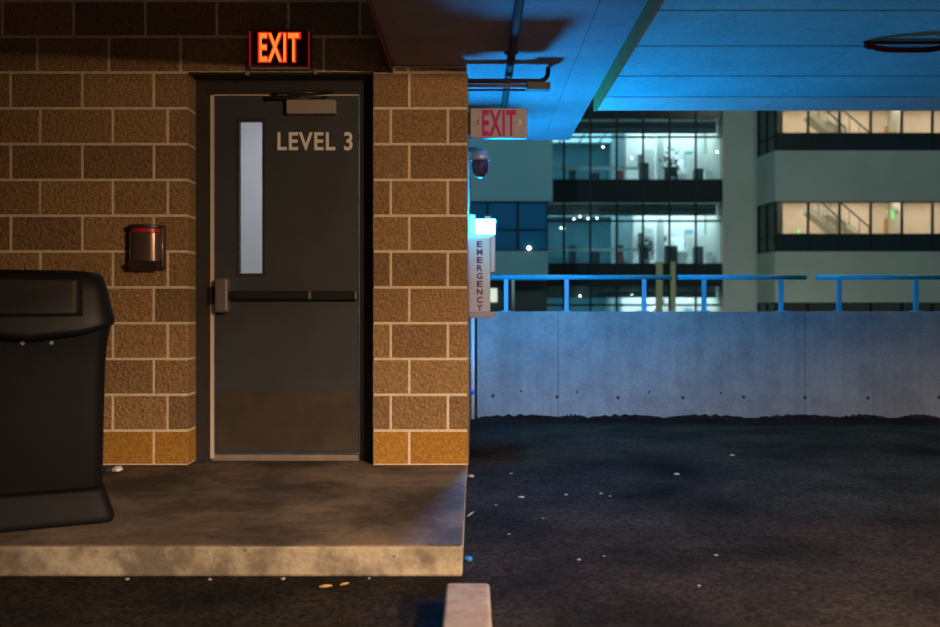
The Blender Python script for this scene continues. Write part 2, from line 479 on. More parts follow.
# stair tower shell behind the door
bm = bmesh.new()
bx(bm, -2.9, -.3, 7.6, 7.7, .0, 2.95)
bx(bm, -3.0, -2.9, D0 + .2, 7.7, .0, 2.95)
bx(bm, -.32, -.21, D0 + .2, 7.7, .0, 2.95)
bx(bm, -3.0, -.21, D0 + .2, 7.7, 2.95, 3.05)
bx(bm, -3.0, -.21, 5.602, 7.7, .0, .12)
tag(obj('wall_stairwell', bm, M['stair_wall']), 'pale walls of the stairwell behind the door', 'wall', kind='structure')

# ------------------------------------------------------------------ door
YF = D0 + .15                     # face of the frame
door = empty('door_1', (-1.1, YF, .12))
tag(door, 'dark grey steel door marked LEVEL 3 with narrow glass and push bar', 'door', kind='structure')
LX0, LX1 = -1.522, -.680          # leaf
LZ0, LZ1 = .158, 2.254
bm = bmesh.new(); L = door.location
def dbx(bm, x0, x1, y0, y1, z0, z1, mi=0): bx(bm, x0 - L.x, x1 - L.x, y0 - L.y, y1 - L.y, z0 - L.z, z1 - L.z, mi)
dbx(bm, XR + .001, -1.565, YF, YF + .04, .12, 2.345); dbx(bm, -1.5655, -1.545, YF + .012, YF + .1, .12, 2.345)
dbx(bm, -.655, XP - .001, YF, YF + .04, .12, 2.345); dbx(bm, -.672, -.6545, YF + .012, YF + .1, .12, 2.345)
dbx(bm, -1.5645, -.656, YF, YF + .04, 2.285, 2.3449); dbx(bm, -1.546, -.671, YF + .012, YF + .1, 2.264, 2.2855)
obj('door_frame', bm, M['door_frame'], door)
bm = bmesh.new(); dbx(bm, XR + .002, XP - .002, D0 + .006, YF - .001, 2.3405, 2.349)
obj('lintel', bm, M['door_frame'], door)
bm = bmesh.new()
dbx(bm, -1.5445, -1.5245, YF + .014, YF + .03, .13, 2.258)
dbx(bm, -1.5244, -.674, YF + .016, YF + .03, 2.2565, 2.263)
obj('door_seal', bm, M['seal'], door)
bm = bmesh.new()
dbx(bm, -1.53, -.672, YF + .0, YF + .07, .12, .128)
dbx(bm, -1.52, -.676, YF + .02, YF + .03, .128, .150)
obj('threshold', bm, M['threshold'], door)
LY = YF + .022                    # leaf face
GX0, GX1 = xs(239, LY), xs(263, LY); GZ0, GZ1 = zs(274, LY), zs(121, LY)
bm = bmesh.new()
dbx(bm, LX0, GX0, LY, LY + .045, LZ0, LZ1); dbx(bm, GX1, LX1, LY, LY + .045, LZ0, LZ1)
dbx(bm, GX0, GX1, LY, LY + .045, LZ0, GZ0); dbx(bm, GX0, GX1, LY, LY + .045, GZ1, LZ1)
leaf = obj('door_leaf', bm, M['door'], door)
bm = bmesh.new()
for a, b, c, d in ((GX0 - .014, GX0 + .004, GZ0 - .014, GZ1 + .014), (GX1 - .004, GX1 + .014, GZ0 - .014, GZ1 + .014),
                   (GX0 + .004, GX1 - .004, GZ0 - .014, GZ0 + .004), (GX0 + .004, GX1 - .004, GZ1 - .004, GZ1 + .014)):
    dbx(bm, a, b, LY - .004, LY + .01, c, d)
obj('window_frame', bm, M['door_frame'], leaf)
bm = bmesh.new(); dbx(bm, GX0, GX1, LY + .018, LY + .024, GZ0, GZ1)
obj('window_pane', bm, M['wired_glass'], leaf)
bm = bmesh.new(); dbx(bm, LX0 + .02, LX1 - .012, LY - .003, LY, LZ0 + .02, zs(390, LY))
obj('kick_plate', bm, M['kick'], leaf)['label'] = 'scuffed brown kick plate'
t = lettering('lettering', 'LEVEL 3', xs(277.5, LY), xs(352.5, LY), zs(150.5, LY), zs(132, LY), LY, M['letter'], door, .022, .002, 1.1)
t['label'] = 'cream lettering LEVEL 3'
# closer
bm = bmesh.new()
dbx(bm, xs(288, LY), xs(337, LY), LY - .055, LY, zs(115.5, LY), zs(101.5, LY))
cl = obj('door_closer', bm, M['closer'], door, bevel=.006)
cl['label'] = 'silver door closer box'
bm = bmesh.new()
p0 = at(325, 100, LY - .03); p1 = at(272, 96, LY - .09); p2 = at(333, 92, YF - .012)
tube(bm, [p0 - L, p1 - L], .008, 8); tube(bm, [p1 - L + Vector((0, 0, .012)), p2 - L + Vector((0, 0, .0))], .007, 8)
tube(bm, [at(325, 102, LY - .03) - L, at(325, 96, LY - .03) - L], .011, 10)
tube(bm, [at(271, 98, LY - .09) - L, at(271, 93, LY - .09) - L], .01, 10)
obj('closer_arm', bm, M['bar'], cl)
# panic bar
pb = empty('push_bar', (0, 0, 0)); pb.parent = door
bm = bmesh.new()
zc = zs(295.5, LY)
dbx(bm, xs(229, LY), xs(358, LY), LY - .05, LY - .006, zc - .026, zc + .026)
dbx(bm, xs(231, LY), xs(311, LY), LY - .064, LY - .05, zc - .018, zc + .018)
br = obj('bar_rail', bm, M['bar'], pb, bevel=.005)
for a in (311.5, 357):
    bm = bmesh.new(); dbx(bm, xs(a - 1, LY), xs(a + 1, LY), LY - .066, LY - .004, zc - .022, zc + .022)
    obj('bar_clip', bm, M['steel'], pb)
bm = bmesh.new()
dbx(bm, xs(217.5, LY), xs(231, LY), LY - .07, LY - .0, zs(312.5, LY), zs(278.5, LY))
obj('latch_case', bm, M['steel'], pb, bevel=.014)['label'] = 'steel latch case'
bm = bmesh.new(); dbx(bm, -1.548, xs(217.4, LY), LY - .03, LY, zs(304, LY), zs(287, LY))
obj('strike', bm, M['bar'], pb)

# ------------------------------------------------------------------ lit exit sign above the door
d = D0 - .055
es = empty('exit_sign', (xs(279.5, d), D0, zs(49, d)))
tag(es, 'glowing red and orange EXIT sign on dark case above the grey door', 'sign')
x0, x1, z0, z1 = xs(249, d), xs(310.5, d), zs(67.5, d), zs(30, d)
o = box('case', x0, x1, d, D0 - .003, z0, z1, M['sign_case'], es, .006)
box('face_plate', x0 + .02, x1 - .012, d - .004, d, z0 + .012, z1 - .008, M['sign_dark'], es, .002)
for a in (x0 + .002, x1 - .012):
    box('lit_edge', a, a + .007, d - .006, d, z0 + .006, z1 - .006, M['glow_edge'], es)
box('bottom_trim', x0 + .004, x1 - .004, d - .002, D0 - .02, z0 - .008, z0 - .0005, M['closer'], es)
lettering('letter_halo', 'EXIT', xs(258, d), xs(301, d), zs(62.9, d), zs(32.3, d), d - .004, M['glow_red'], es, .045, .001, 1.06)
lettering('letters', 'EXIT', xs(259.8, d), xs(298.8, d), zs(61.6, d), zs(33.6, d), d - .0055, M['glow_orange'], es, .012, .001, 1.13)
box('bracket', x0 - .03, x0 - .008, D0 - .03, D0 - .003, z0 - .035, z0 - .01, M['closer'], es, .005)
box('bracket', x1 + .012, x1 + .034, D0 - .03, D0 - .003, z0 - .03, z0 - .006, M['closer'], es, .005)

# ------------------------------------------------------------------ strobe on the block wall
d = D0 - .09
st = empty('wall_strobe', (xs(146, D0), D0, zs(249, D0)))
tag(st, 'small dark fire alarm strobe with smoky lens and red band on the block wall', 'alarm strobe')
sx0, sx1 = xs(127.5, D0 - .02), xs(165.5, D0 - .02); sz0, sz1 = zs(270, D0), zs(225.5, D0)
box('backplate', sx0, sx1, D0 - .03, D0 - .004, sz0, sz1, M['strobe_case'], st, .008)
mx = (sx0 + sx1) / 2


def half_cyl(name, za, zb, r, m, seg=20, squash=.42, inset=.0):
    bm = bmesh.new(); pts = []
    for i in range(seg + 1):
        a = PI * i / seg
        pts.append(loc(st, (mx + r * math.cos(a), D0 - .03 - r * squash * 2 * math.sin(a) * .5 * 1.6, za)))
    prism(bm, pts, (0, 0, zb - za))
    for f in bm.faces:
        if abs(f.calc_center_median().z) < 9: f.smooth = False
    return obj(name, bm, m, st, bevel=.003)


R = (sx1 - sx0) / 2
half_cyl('lens', sz0 + .045, sz1 - .045, R * .86, M['strobe_lens'], 24)['label'] = 'smoky half-round lens'
half_cyl('red_band', sz1 - .0449, sz1 - .022, R * .80, M['strobe_red'], 24)['label'] = 'red band'
half_cyl('top_cap', sz1 - .0219, sz1 - .001, R * .92, M['strobe_case'], 24)
bm = bmesh.new()
pts = [loc(st, p) for p in ((sx0 + .012, D0 - .031, sz0 + .044), (sx0 + .02, D0 - .085, sz0 + .044), (sx0 + .02, D0 - .06, sz0 + .0), (sx0 + .012, D0 - .031, sz0 - .008))]
prism(bm, pts, (sx1 - sx0 - .05, 0, 0))
obj('base_wedge', bm, M['strobe_case'], st, bevel=.006)
bm = bmesh.new(); tube(bm, [loc(st, (sx1 - .012, D0 - .04, sz0 + .02)), loc(st, (sx1 - .012, D0 - .04, sz1 - .02))], .007, 10)
obj('side_rod', bm, M['steel'], st)

# ------------------------------------------------------------------ trash can
can = empty('trash_can', (-1.922, 3.94, .12))
can.rotation_euler = (0, 0, math.radians(26))
tag(can, 'big black plastic trash can with domed lid on the concrete landing', 'trash can')


def se_ring(bm, a, z, n=56, e=4.5, front_drop=0.0, bulge=0.0):
    out = []
    for k in range(n):
        t = 2 * PI * k / n; c, s = math.cos(t), math.sin(t)
        x = math.copysign(abs(c) ** (2 / e), c) * a; y = math.copysign(abs(s) ** (2 / e), s) * a
        w = max(0.0, -y / a) * max(0.0, 1 - (x / a) ** 2)
        out.append(bm.verts.new((x, y - bulge * w, z - front_drop * w)))
    return out


def loft(bm, rings, mi=0, cap0=True, cap1=True):
    for a, b in zip(rings, rings[1:]):
        n = len(a)
        for k in range(n):
            f = bm.faces.new((a[k], a[(k + 1) % n], b[(k + 1) % n], b[k])); f.smooth = True; f.material_index = mi
    if cap0: bm.faces.new(rings[0])
    if cap1: bm.faces.new(rings[-1])


bm = bmesh.new(); loft(bm, [se_ring(bm, a, z, n=72, e=13) for a, z in ((.322, 0), (.328, .012), (.326, .03), (.297, .125), (.291, .138))])
obj('plinth', bm, M['black_plastic'], can)
bm = bmesh.new(); loft(bm, [se_ring(bm, a, z, e=9) for a, z in ((.283, .1385), (.286, .15), (.291, .45), (.297, .66), (.302, .735), (.312, .79), (.3165, .82))])
body = obj('body', bm, M['black_plastic'], can)
bm = bmesh.new()
loft(bm, [se_ring(bm, a, z, e=8, front_drop=fd, bulge=bu) for a, z, fd, bu in
          ((.318, .8205, .06, .012), (.331, .822, .065, .014), (.333, .842, .055, .014), (.322, .885, .025, .01), (.308, .96, .0, .0), (.292, 1.015, 0, 0), (.275, 1.035, 0, 0), (.22, 1.045, 0, 0), (.1, 1.05, 0, 0))])
lid = obj('lid', bm, M['black_lid'], can)
bm = bmesh.new()                         # swing flap let into the lid front
zsn = [.855 + i * .02 for i in range(9)]
rings = []
for z in zsn:
    yy = -(.3255 - (z - .855) * .19) - .004
    rings.append([bm.verts.new((x, yy - .010 * (1 - (x / .2) ** 2) * max(0, 1 - (z - .855) * 9), z)) for x in [-.2 + i * .04 for i in range(11)]])
for a, b in zip(rings, rings[1:]):
    for k in range(10): bm.faces.new((a[k], a[k + 1], b[k + 1], b[k])).smooth = True
fl = obj('flap', bm, M['black_lid'], can)
so = fl.modifiers.new('thickness', 'SOLIDIFY'); so.thickness = .008; so.offset = 1
for sx in (-.02, .085):
    bm = bmesh.new(); tube(bm, [(sx, -.297, .748), (sx, -.309, .747)], .008, 10)
    obj('screw', bm, M['screw'], body)['label'] = 'bright screw head'

# ------------------------------------------------------------------ unlit exit sign on the pier flank
d = 5.25
e2 = empty('exit_sign', (XE + .01, d, zs(123, d)))
tag(e2, 'unlit pale grey EXIT sign with magenta letters sticking out from the pier', 'sign')
x0, x1, z0, z1 = xs(470.3, d), xs(527, d), zs(138, d), zs(108, d)
box('sign_body', x0, x1, d, d + .045, z0, z1, M['sign_grey'], e2, .006)
box('mount', XE + .0, x0 + .002, d + .004, d + .04, z0 + .02, z1 - .025, M['bar'], e2)
lettering('letters', 'EXIT', xs(482, d), xs(516, d), zs(136, d), zs(110, d), d, M['magenta'], e2, .03, .0015, 1.1)['label'] = 'magenta letters'
for px, sg, mm in ((478, -1, M['magenta']), (520, 1, M['paper'])):
    bm = bmesh.new(); c = at(px, 122.5, d); k = .011 * sg
    for s in (1, -1):
        prism(bm, [loc(e2, (c.x + k, d, c.z)), loc(e2, (c.x + k * .2, d, c.z)), loc(e2, (c.x - k * .9, d, c.z + s * .016)), loc(e2, (c.x - k * .1, d, c.z + s * .016))], (0, -.0015, 0))
    obj('arrow', bm, mm, e2)

# ------------------------------------------------------------------ dome camera under the sign
d = 5.6
cam_t = empty('dome_camera', (XE, d, zs(160, d)))
tag(cam_t, 'small dark dome camera on a grey bracket below the unlit EXIT sign', 'camera')
bm = bmesh.new()
c = at(480, 150, d)
pts = [loc(cam_t, (XE + .002, d, c.z)), loc(cam_t, (c.x - .02, d, c.z + .006)), loc(cam_t, (c.x + .0, d, c.z + .002)), loc(cam_t, (c.x + .004, d, c.z - .02))]
tube(bm, pts, .018, 12)
obj('arm', bm, M['housing'], cam_t)
bm = bmesh.new(); lathe(bm, [(.03, .045), (.052, .03), (.06, .0), (.06, -.018), (.056, -.022)], 28, 0, loc(cam_t, (c.x, d, c.z - .045)))
obj('cap', bm, M['housing'], cam_t)
bm = bmesh.new(); lathe(bm, [(.054, .0), (.053, -.04), (.047, -.07), (.033, -.092), (.012, -.102), (.002, -.103)], 28, 0, loc(cam_t, (c.x, d, c.z - .0672)))
obj('dome', bm, M['dome'], cam_t)['label'] = 'dark purple dome'

# ------------------------------------------------------------------ emergency call box with blue beacon
d = 6.25
cb = empty('emergency_call_box', (XE, d, zs(318, d)))
tag(cb, 'white EMERGENCY call box topped by a glowing blue beacon beside the pier', 'call box')
s = F / d
xa, xb, xc = xs(468.8, d), xs(490.3, d), xs(495.2, d)
box('housing', xa, xb, d, d + .12, zs(312, d), zs(236, d), M['box_face'], cb, .006)
box('side_panel', xb + .0005, xc, d + .01, d + .11, zs(272, d), zs(236, d), M['box_face'], cb, .004)
box('foot', xa, xc, d - .006, d + .13, zs(318, d), zs(312.2, d), M['sign_grey'], cb, .004)
box('wall_bracket', XE + .0, xa - .0005, d + .02, d + .11, zs(312, d), zs(222, d), M['housing'], cb) if xa - XE > .003 else None
word = 'EMERGENCY'
for i, ch in enumerate(word):
    zt = zs(241 + i * 7.95, d); hgt = 6.3 / s
    lettering('letter', ch, xs(476.8, d), xs(482.6, d), zt - hgt, zt, d, M['box_text'], cb, .035, .0015)
box('beacon_base', xa + .004, xc - .002, d + .004, d + .115, zs(235.8, d), zs(234.2, d), M['housing'], cb)
bm = bmesh.new(); dy = .1
bx(bm, *[v - o_ for v, o_ in ((xs(476.5, d), cb.location.x), (xs(495, d), cb.location.x))],
   .008, .008 + dy, zs(234, d) - cb.location.z, zs(219.5, d) - cb.location.z)
obj('beacon', bm, M['beacon'], cb, bevel=.01)['label'] = 'glowing blue beacon lens'
box('beacon_shade', xs(475.8, d), xs(495.8, d), d + .002, d + .116, zs(219.4, d), zs(218.2, d), M['housing'], cb, .003)  # cap added over the whole lens to hold its light off the soffit
box('beacon_stud', xs(485, d), xs(491, d), d + .03, d + .07, zs(218.1, d), zs(215.5, d), M['downpipe'], cb, .003)
box('beacon_arm', xa + .001, xs(475.8, d), d + .02, d + .1, zs(234, d), zs(214, d), M['housing'], cb, .003)

# ------------------------------------------------------------------ conduits and pipes
bm = bmesh.new(); zp = 2.386 - .03
tube(bm, [(.20, -7.9, zp), (.20, 6.2, zp)] + arc((.20, 6.2, zp + .05), .05, -PI / 2, -.25, 6, (0, 1, 0), (0, 0, 1)), .0215, 14)
lp = obj('ceiling_pipe', bm, M['pipe'])
tag(lp, 'long dark pipe running along the ceiling past the pier', 'pipe')
for yy in (3.2, 4.9):
    bm = bmesh.new(); bx(bm, .165, .235, yy, yy + .03, zp + .019, SZ - .0005)
    obj('clamp', bm, M['conduit'], lp)

d = 5.23
cd = empty('wall_conduit', (XE, d, zs(84, d)))
tag(cd, 'grey electrical conduit running from the pier to a ceiling elbow above the unlit EXIT sign', 'conduit')
bm = bmesh.new(); za = zs(81, d); r = .05
xk = xs(548, d) - .0
pts = [loc(cd, (XE + .001, d, za)), loc(cd, (xk - r, d, za))] + [loc(cd, p) for p in arc((xk - r, d, za + r), r, -PI / 2, 0, 7, (1, 0, 0), (0, 0, 1))] + [loc(cd, (xk, d, SZ - .001))]
tube(bm, pts, .013, 12); obj('tube', bm, M['pipe'], cd)
bm = bmesh.new(); zb = zs(85.5, d)
tube(bm, [loc(cd, (XE + .001, d, zb)), loc(cd, (xs(527, d), d, zb))], .011, 12); obj('tube', bm, M['conduit'], cd)
bm = bmesh.new(); zb2 = zs(90, d + .05)
tube(bm, [loc(cd, (XE + .001, d + .05, zb2)), loc(cd, (xs(526, d), d + .05, zb2))], .006, 10); obj('tube', bm, M['pipe'], cd)
box('junction_box', xs(526.8, d), xs(550, d), d - .03, d + .05, zs(90, d), zs(80.5, d) - .014, M['conduit'], cd, .006)

bm = bmesh.new(); bx(bm, -.467, -.459, -7.9, D0 - .003, SZ - .040, SZ + .05)  # lip added low to keep lamplight off the wall above the door
tag(obj('red_glow_lip', bm, M['red_glow_edge']), 'added lip on the ceiling edge, coloured red for the glow of the lit EXIT sign', 'trim', kind='structure')

bm = bmesh.new(); dd = 8.3
tube(bm, [at(472.8, 419, dd), at(472.8, 316, dd)], .018, 14)
bp_ = obj('downpipe', bm, M['downpipe'])
tag(bp_, 'white vertical downpipe between the pier and the concrete parapet', 'pipe')
bm = bmesh.new(); p = at(472.8, 392, dd); tube(bm, [(p.x, p.y, p.z - .02), (p.x, p.y, p.z + .02)], .023, 14)
obj('collar', bm, M['blue_cap'], bp_)

# sagging cable under the right ceiling
d = 1.27 * F / (VY - 47)
sg = empty('hanging_cable', (xs(905, d), d, RZ))
tag(sg, 'dark red-brown cable sagging below the concrete ceiling at the right', 'cable')
bm = bmesh.new()
n = 24
pts = [loc(sg, (xs(866 + 84 * i / n, d), d, RZ - .014 - .030 * (1 - (2 * i / n - 1) ** 4))) for i in range(n + 1)]
tube(bm, pts, [.013 + .006 * (abs(2 * i / n - 1) > .85) for i in range(n + 1)], 10); obj('loop', bm, M['cable'], sg)
bm = bmesh.new(); tube(bm, [loc(sg, (xs(864, d), d, RZ - .009)), loc(sg, (xs(952, d), d, RZ - .009))], .008, 10); obj('straight_run', bm, M['cable'], sg)

# ------------------------------------------------------------------ railings on the parapet
ry = PY + .1
for a, b, posts, lab in ((484, 671.5, (506, 566.5, 644), 'blue metal guard rail with three posts nearest the emergency call box'),
                         (678, 806, (704, 781), 'middle blue metal guard rail on the parapet, with two posts'),
                         (816.5, 968, (839, 916), 'blue metal guard rail on the parapet at the far right')):
    k = ry
    root = empty('guard_rail', (xs((a + b) / 2, k), k, ZT))
    tag(root, lab, 'railing', 'blue guard rails on the parapet')
    zt = zs(277.3, k)
    bm = bmesh.new(); tube(bm, [loc(root, (xs(a, k), k, zt)), loc(root, (xs(b, k), k, zt))], .023, 14)
    obj('top_rail', bm, M['rail'], root)
    for p in posts:
        box('post', xs(p, k) - .021, xs(p, k) + .021, k - .015, k + .015, ZT + .0005, zt - .015, M['rail'], root, .004)
        box('base_plate', xs(p, k) - .045, xs(p, k) + .045, k - .04, k + .04, ZT + .0, ZT + .008, M['rail'], root)

# ------------------------------------------------------------------ curb stub and litter
bm = bmesh.new(); bx(bm, (446 - VX) / 303, (489.5 - VX) / 303, 2.45, 3.02, 0, .1)
tag(obj('curb_block', bm, M['curb'], bevel=.012), 'pale concrete curb block below the right end of the landing', 'curb')


def crumb(name, px, py, r, m, lab, cat, group=None, z=0.0, flat=.5, seed=0):
    dist = (EYE - z - r * flat) * F / (py - VY); rnd = random.Random(seed)
    bm = bmesh.new(); bmesh.ops.create_icosphere(bm, subdivisions=2, radius=r)
    for v in bm.verts:
        v.co *= rnd.uniform(.7, 1.15); v.co.z *= flat
    lo = min(v.co.z for v in bm.verts)
    o = obj(name, bm, m); o.location = (xs(px, dist), dist, z - lo)
    tag(o, lab, cat, group)


GL = 'pale bits of litter on the asphalt'
for i, (px, py, r) in enumerate(((521, 497, .017), (566, 494.5, .011), (601, 493.5, .011), (496, 505, .007), (511, 473.5, .012), (610, 496, .007),
                                 (676.5, 474, .018), (579, 559.5, .009), (604, 556, .006), (509, 534, .008), (699, 585.5, .007), (732, 455, .018), (716, 555, .009), (543, 518, .006))):
    crumb('litter_bit', px, py, r, M['litter'], 'small pale bit of litter lying on the dark asphalt', 'litter', GL, seed=i, flat=.35)
for i, (px, py, r) in enumerate(((283, 577.5, .008), (210, 578, .008), (127, 578, .009), (369, 577, .006))):
    crumb('gravel_bit', px, py + 1.2, r, M['litter'], 'tiny gravel bit on the asphalt below the landing edge', 'gravel', 'gravel bits below the landing', seed=40 + i, flat=.5)
crumb('crumpled_paper', 118, 468.5, .030, M['paper'], 'crumpled white paper at the foot of the block wall', 'paper', z=.12, flat=.6, seed=21)
crumb('dark_clod', 108, 470.5, .022, M['tie'], 'dark clod beside the crumpled white paper', 'debris', z=.12, flat=.5, seed=22)
crumb('bottle_cap', 468.6, 559, .016, M['blue_cap'], 'blue plastic cap on the asphalt beside the landing', 'cap', flat=.7, seed=23)
crumb('grit_clump', 471, 476, .022, M['litter'], 'pale clump of grit beside the pier foot', 'debris', flat=.4, seed=24)
for nm, pxa, pya, pxb, pyb, w, lab, cat in (('dry_leaf', 319, 586.5, 332, 585, .008, 'dry yellow-brown leaf sliver on the asphalt below the landing', 'leaf'),
                                            ('twig', 340, 584, 349, 582, .006, 'thin brown twig right of the dry leaf sliver', 'twig'),
                                            ('straw', 467.5, 515.5, 474, 511, .006, 'pale straw leaning by the right edge of the landing', 'straw')):
    bm = bmesh.new()
    da = .992 * F / (pya - VY); db = .992 * F / (pyb - VY)
    a_ = Vector((xs(pxa, da), da, w * .8)); b_ = Vector((xs(pxb, db), db, w * .8)); mid = (a_ + b_) / 2 + Vector((0, .003, 0))
    tube(bm, [a_, mid, b_], [w * .4, w * .75, w * .3], 8)
    tag(obj(nm, bm, M['twig'] if nm != 'straw' else M['litter']), lab, cat)

# ------------------------------------------------------------------ building with the curtain wall
YG = 46.0
gb = empty('office_building', (xs(640, YG), YG, -8))
tag(gb, 'glass fronted office building with lit floors across the street', 'building')
mul = [540, 563.4, 589.8, 616.2, 642.6, 669, 695.4, 721.8]
MX = [xs(p, YG) for p in mul]
XA, XB = MX[0], MX[-1]
G0 = 3.31; FH = 4.23
def gbox(name, x0, x1, y0, y1, z0, z1, m, par_=gb, bevel=0): return box(name, x0, x1, y0, y1, z0, z1, m, par_, bevel)
gbox('rear_wall', XA - 4, XB, YG + 12, YG + 12.4, -8, 24, M['facade'])
gbox('side_wall', XA - 4.4, XA - 4, YG + .3, YG + 12.4, -8, 24, M['facade'])
gbox('roof', XA - 4.4, XB, YG, YG + 12.4, 24, 24.5, M['facade'])
win_mesh = pane_mesh = None
for fl_ in range(-2, 5):
    f = G0 + FH * fl_
    gbox('floor_slab', XA - 4, XB, YG + .25, YG + 12, f - 1.1, f, M['room_dark'] if fl_ < -1 else M['room_cool'])
    gbox('spandrel', XA, XB, YG + .03, YG + .2, f - 1.12, f + .02, M['spandrel'])
    for i in range(7):
        a, b = MX[i], MX[i + 1]
        zl, zh = f - 1.15, f + FH - 1.16; ztr = f + 2.17
        if win_mesh is None or i == 0:
            bm = bmesh.new(); o3 = Vector((a, YG, f)); w_ = .075
            for q in ((0, w_, 0, .12, -1.15, FH - 1.16), (b - a - w_ * .3, b - a, 0, .12, -1.15, FH - 1.16), (0, b - a, .0, .1, 2.12, 2.22), (0, b - a, 0, .1, -.04, .04)):
                bx(bm, *q)
            wf = obj('window', bm, M['mullion'], gb)
            if i: win_mesh = wf.data
        else:
            wf = bpy.data.objects.new('window', win_mesh); C.objects.link(wf); wf.parent = gb
        wf.location = loc(gb, (a, YG - .02, f))
        if pane_mesh is None or i == 0:
            bm = bmesh.new(); bx(bm, .03, b - a - .01, .03, .04, .04, FH - 1.16)
            pn = obj('pane', bm, M['teal_glass'], wf)
            if i: pane_mesh = pn.data
        else:
            pn = bpy.data.objects.new('pane', pane_mesh); C.objects.link(pn); pn.parent = wf
# rooms
rnd = random.Random(3)
for fl_ in (-1, 0, 1):
    f = G0 + FH * fl_; top = f + FH - 1.1
    xm = xs((628, 640, 632)[fl_ + 1], YG)
    gbox('room_wall', XA - 1, xm, YG + 7.5, YG + 7.7, f, top, M['room_teal'])
    gbox('room_wall', xm, XB, YG + 3.4, YG + 3.6, f, top, M['room_cool'])
    gbox('partition', xm - .06, xm + .06, YG + 2.2, YG + 7.5, f, top, M['room_cool'])
    # lamps
    for k in range(5):
        xx = XA + .5 + k * 1.15
        if xx < xm - .3: gbox('ceiling_lamp', xx, xx + 1.0, YG + 1.25, YG + 6.4, top - .06, top - .001, M['lamp_teal'])
    for k in range(4):
        xx = xm + .35 + k * (XB - xm - .3) / 4
        gbox('ceiling_lamp', xx, xx + .93, YG + 1.25, YG + 3.3, top - .06, top - .001, M['lamp_cool'])
    gbox('bulkhead', XA, XB, YG + 1.0, YG + 1.15, top - .58, top, M['bulkhead'])
    for px, py_ in (((561, 228), (564, 229), (580, 216.5), (588, 218.5), (597, 218), (574, 219)), ((632, 158), (603, 147), (717, 152)), ((580, 296), (632, 294), (690, 300)))[{0: 0, 1: 1, -1: 2}[fl_]]:
        bm = bmesh.new(); bmesh.ops.create_icosphere(bm, subdivisions=2, radius=.065)
        c = loc(gb, at(px, py_, YG + .7))
        for v in bm.verts: v.co += c
        obj('pendant_lamp', bm, M['pendant'], gb)
    for px0, px1, zt_ in ((686, 708, 1.7), (644, 654, 2.0), (664, 674, 1.3)):
        gbox('white_board', xs(px0, YG + 2.4), xs(px1, YG + 2.4), YG + 2.4, YG + 2.5, f + .35, f + zt_, M['room_white'])
    # white balustrade rail and its panel, left part
    gbox('balustrade_rail', XA, xs(640, YG + 1), YG + 1.4, YG + 1.48, f + .74, f + .90, M['room_white'])
    gbox('counter', XA, xm - .2, YG + 3.5, YG + 4.1, f, f + .55, M['room_teal'])
    # columns, cupboards, desks, screens in the right part
    gbox('column', xs(657, YG + 2), xs(664, YG + 2), YG + 2, YG + 2.35, f, top, M['room_white'])
    gbox('column', xs(612, YG + 3), xs(616, YG + 3), YG + 3, YG + 3.3, f, top, M['room_white'])
    for px0, px1, h, y_, mm in ((646, 655, 1.0, 1.6, M['room_dark']), (671, 683, .85, 1.2, M['room_dark']), (684, 694, .6, 1.4, M['room_white']),
                                (703, 712, 1.05, 1.7, M['room_dark']), (622, 629, .9, 1.7, M['room_pink']), (598, 606, .8, 2.2, M['room_dark']),
                                (575, 582, 1.2, 2.6, M['room_dark']), (712, 719, .7, 1.3, M['room_white'])):
        gbox('cupboard', xs(px0, YG), xs(px1, YG), YG + y_, YG + y_ + .5, f, f + h * rnd.uniform(.8, 1.25), mm, bevel=.03)
    for px0, z_, w_, h_, mm in ((650, 1.5, .55, .8, M['room_dark']), (685, 1.25, .6, .7, M['room_white']), (700, 1.6, .35, .9, M['room_teal']), (673, 1.7, .3, .5, M['room_dark'])):
        gbox('wall_panel', xs(px0, YG), xs(px0, YG) + w_ * 1.2, YG + 3.3, YG + 3.38, f + z_ * .7, f + z_ * .7 + h_, mm)
    bm = bmesh.new(); tube(bm, [loc(gb, (xs(600, YG), YG + .5, top - .35)), loc(gb, (xs(716, YG), YG + .5, top - .35))], .06, 8)
    obj('duct', bm, M['room_dark'], gb)
    # diagonal stair flight seen through the lowest glass
    if fl_ == -1:
        bm = bmesh.new(); prism(bm, [loc(gb, p) for p in ((xs(640, YG), YG + 2.0, f + .6), (xs(678, YG), YG + 2.0, f + 2.5), (xs(678, YG), YG + 2.0, f + 2.8), (xs(640, YG), YG + 2.0, f + .9))], (0, .9, 0))
        obj('stair_flight', bm, M['room_white'], gb)
    # indoor plant
    for px in ((690,), (651,), (676,))[fl_ + 1]:
        bm = bmesh.new(); lathe(bm, [(.14, 0), (.18, .3), (.17, .3)], 14, 0, loc(gb, (xs(px, YG), YG + 1.0, f)))
        obj('plant_pot', bm, M['pot'], gb)
        bm = bmesh.new()
        for q in range(46):
            c = loc(gb, (xs(px, YG) + rnd.gauss(0, .22), YG + 1.0 + rnd.gauss(0, .12), f + .55 + abs(rnd.gauss(.35, .35))))
            u = Vector((rnd.uniform(-1, 1), rnd.uniform(-.6, .6), rnd.uniform(-.3, 1))).normalized() * .16; w_ = u.cross(Vector((0, 1, .2))).normalized() * .045
            v = [bm.verts.new(c - u), bm.verts.new(c + w_), bm.verts.new(c + u), bm.verts.new(c - w_)]
            bm.faces.new(v)
        obj('plant_foliage', bm, M['leaf'], gb)
for pa, pb_ in ((656.5, 663), (671, 676)): gbox('yellow_streak', xs(pa, YG - .3), xs(pb_, YG - .3), YG - .22, YG - .05, -8, zs(262, YG), M['yellow'])  # uprights standing in for a yellow reflection on the glass front

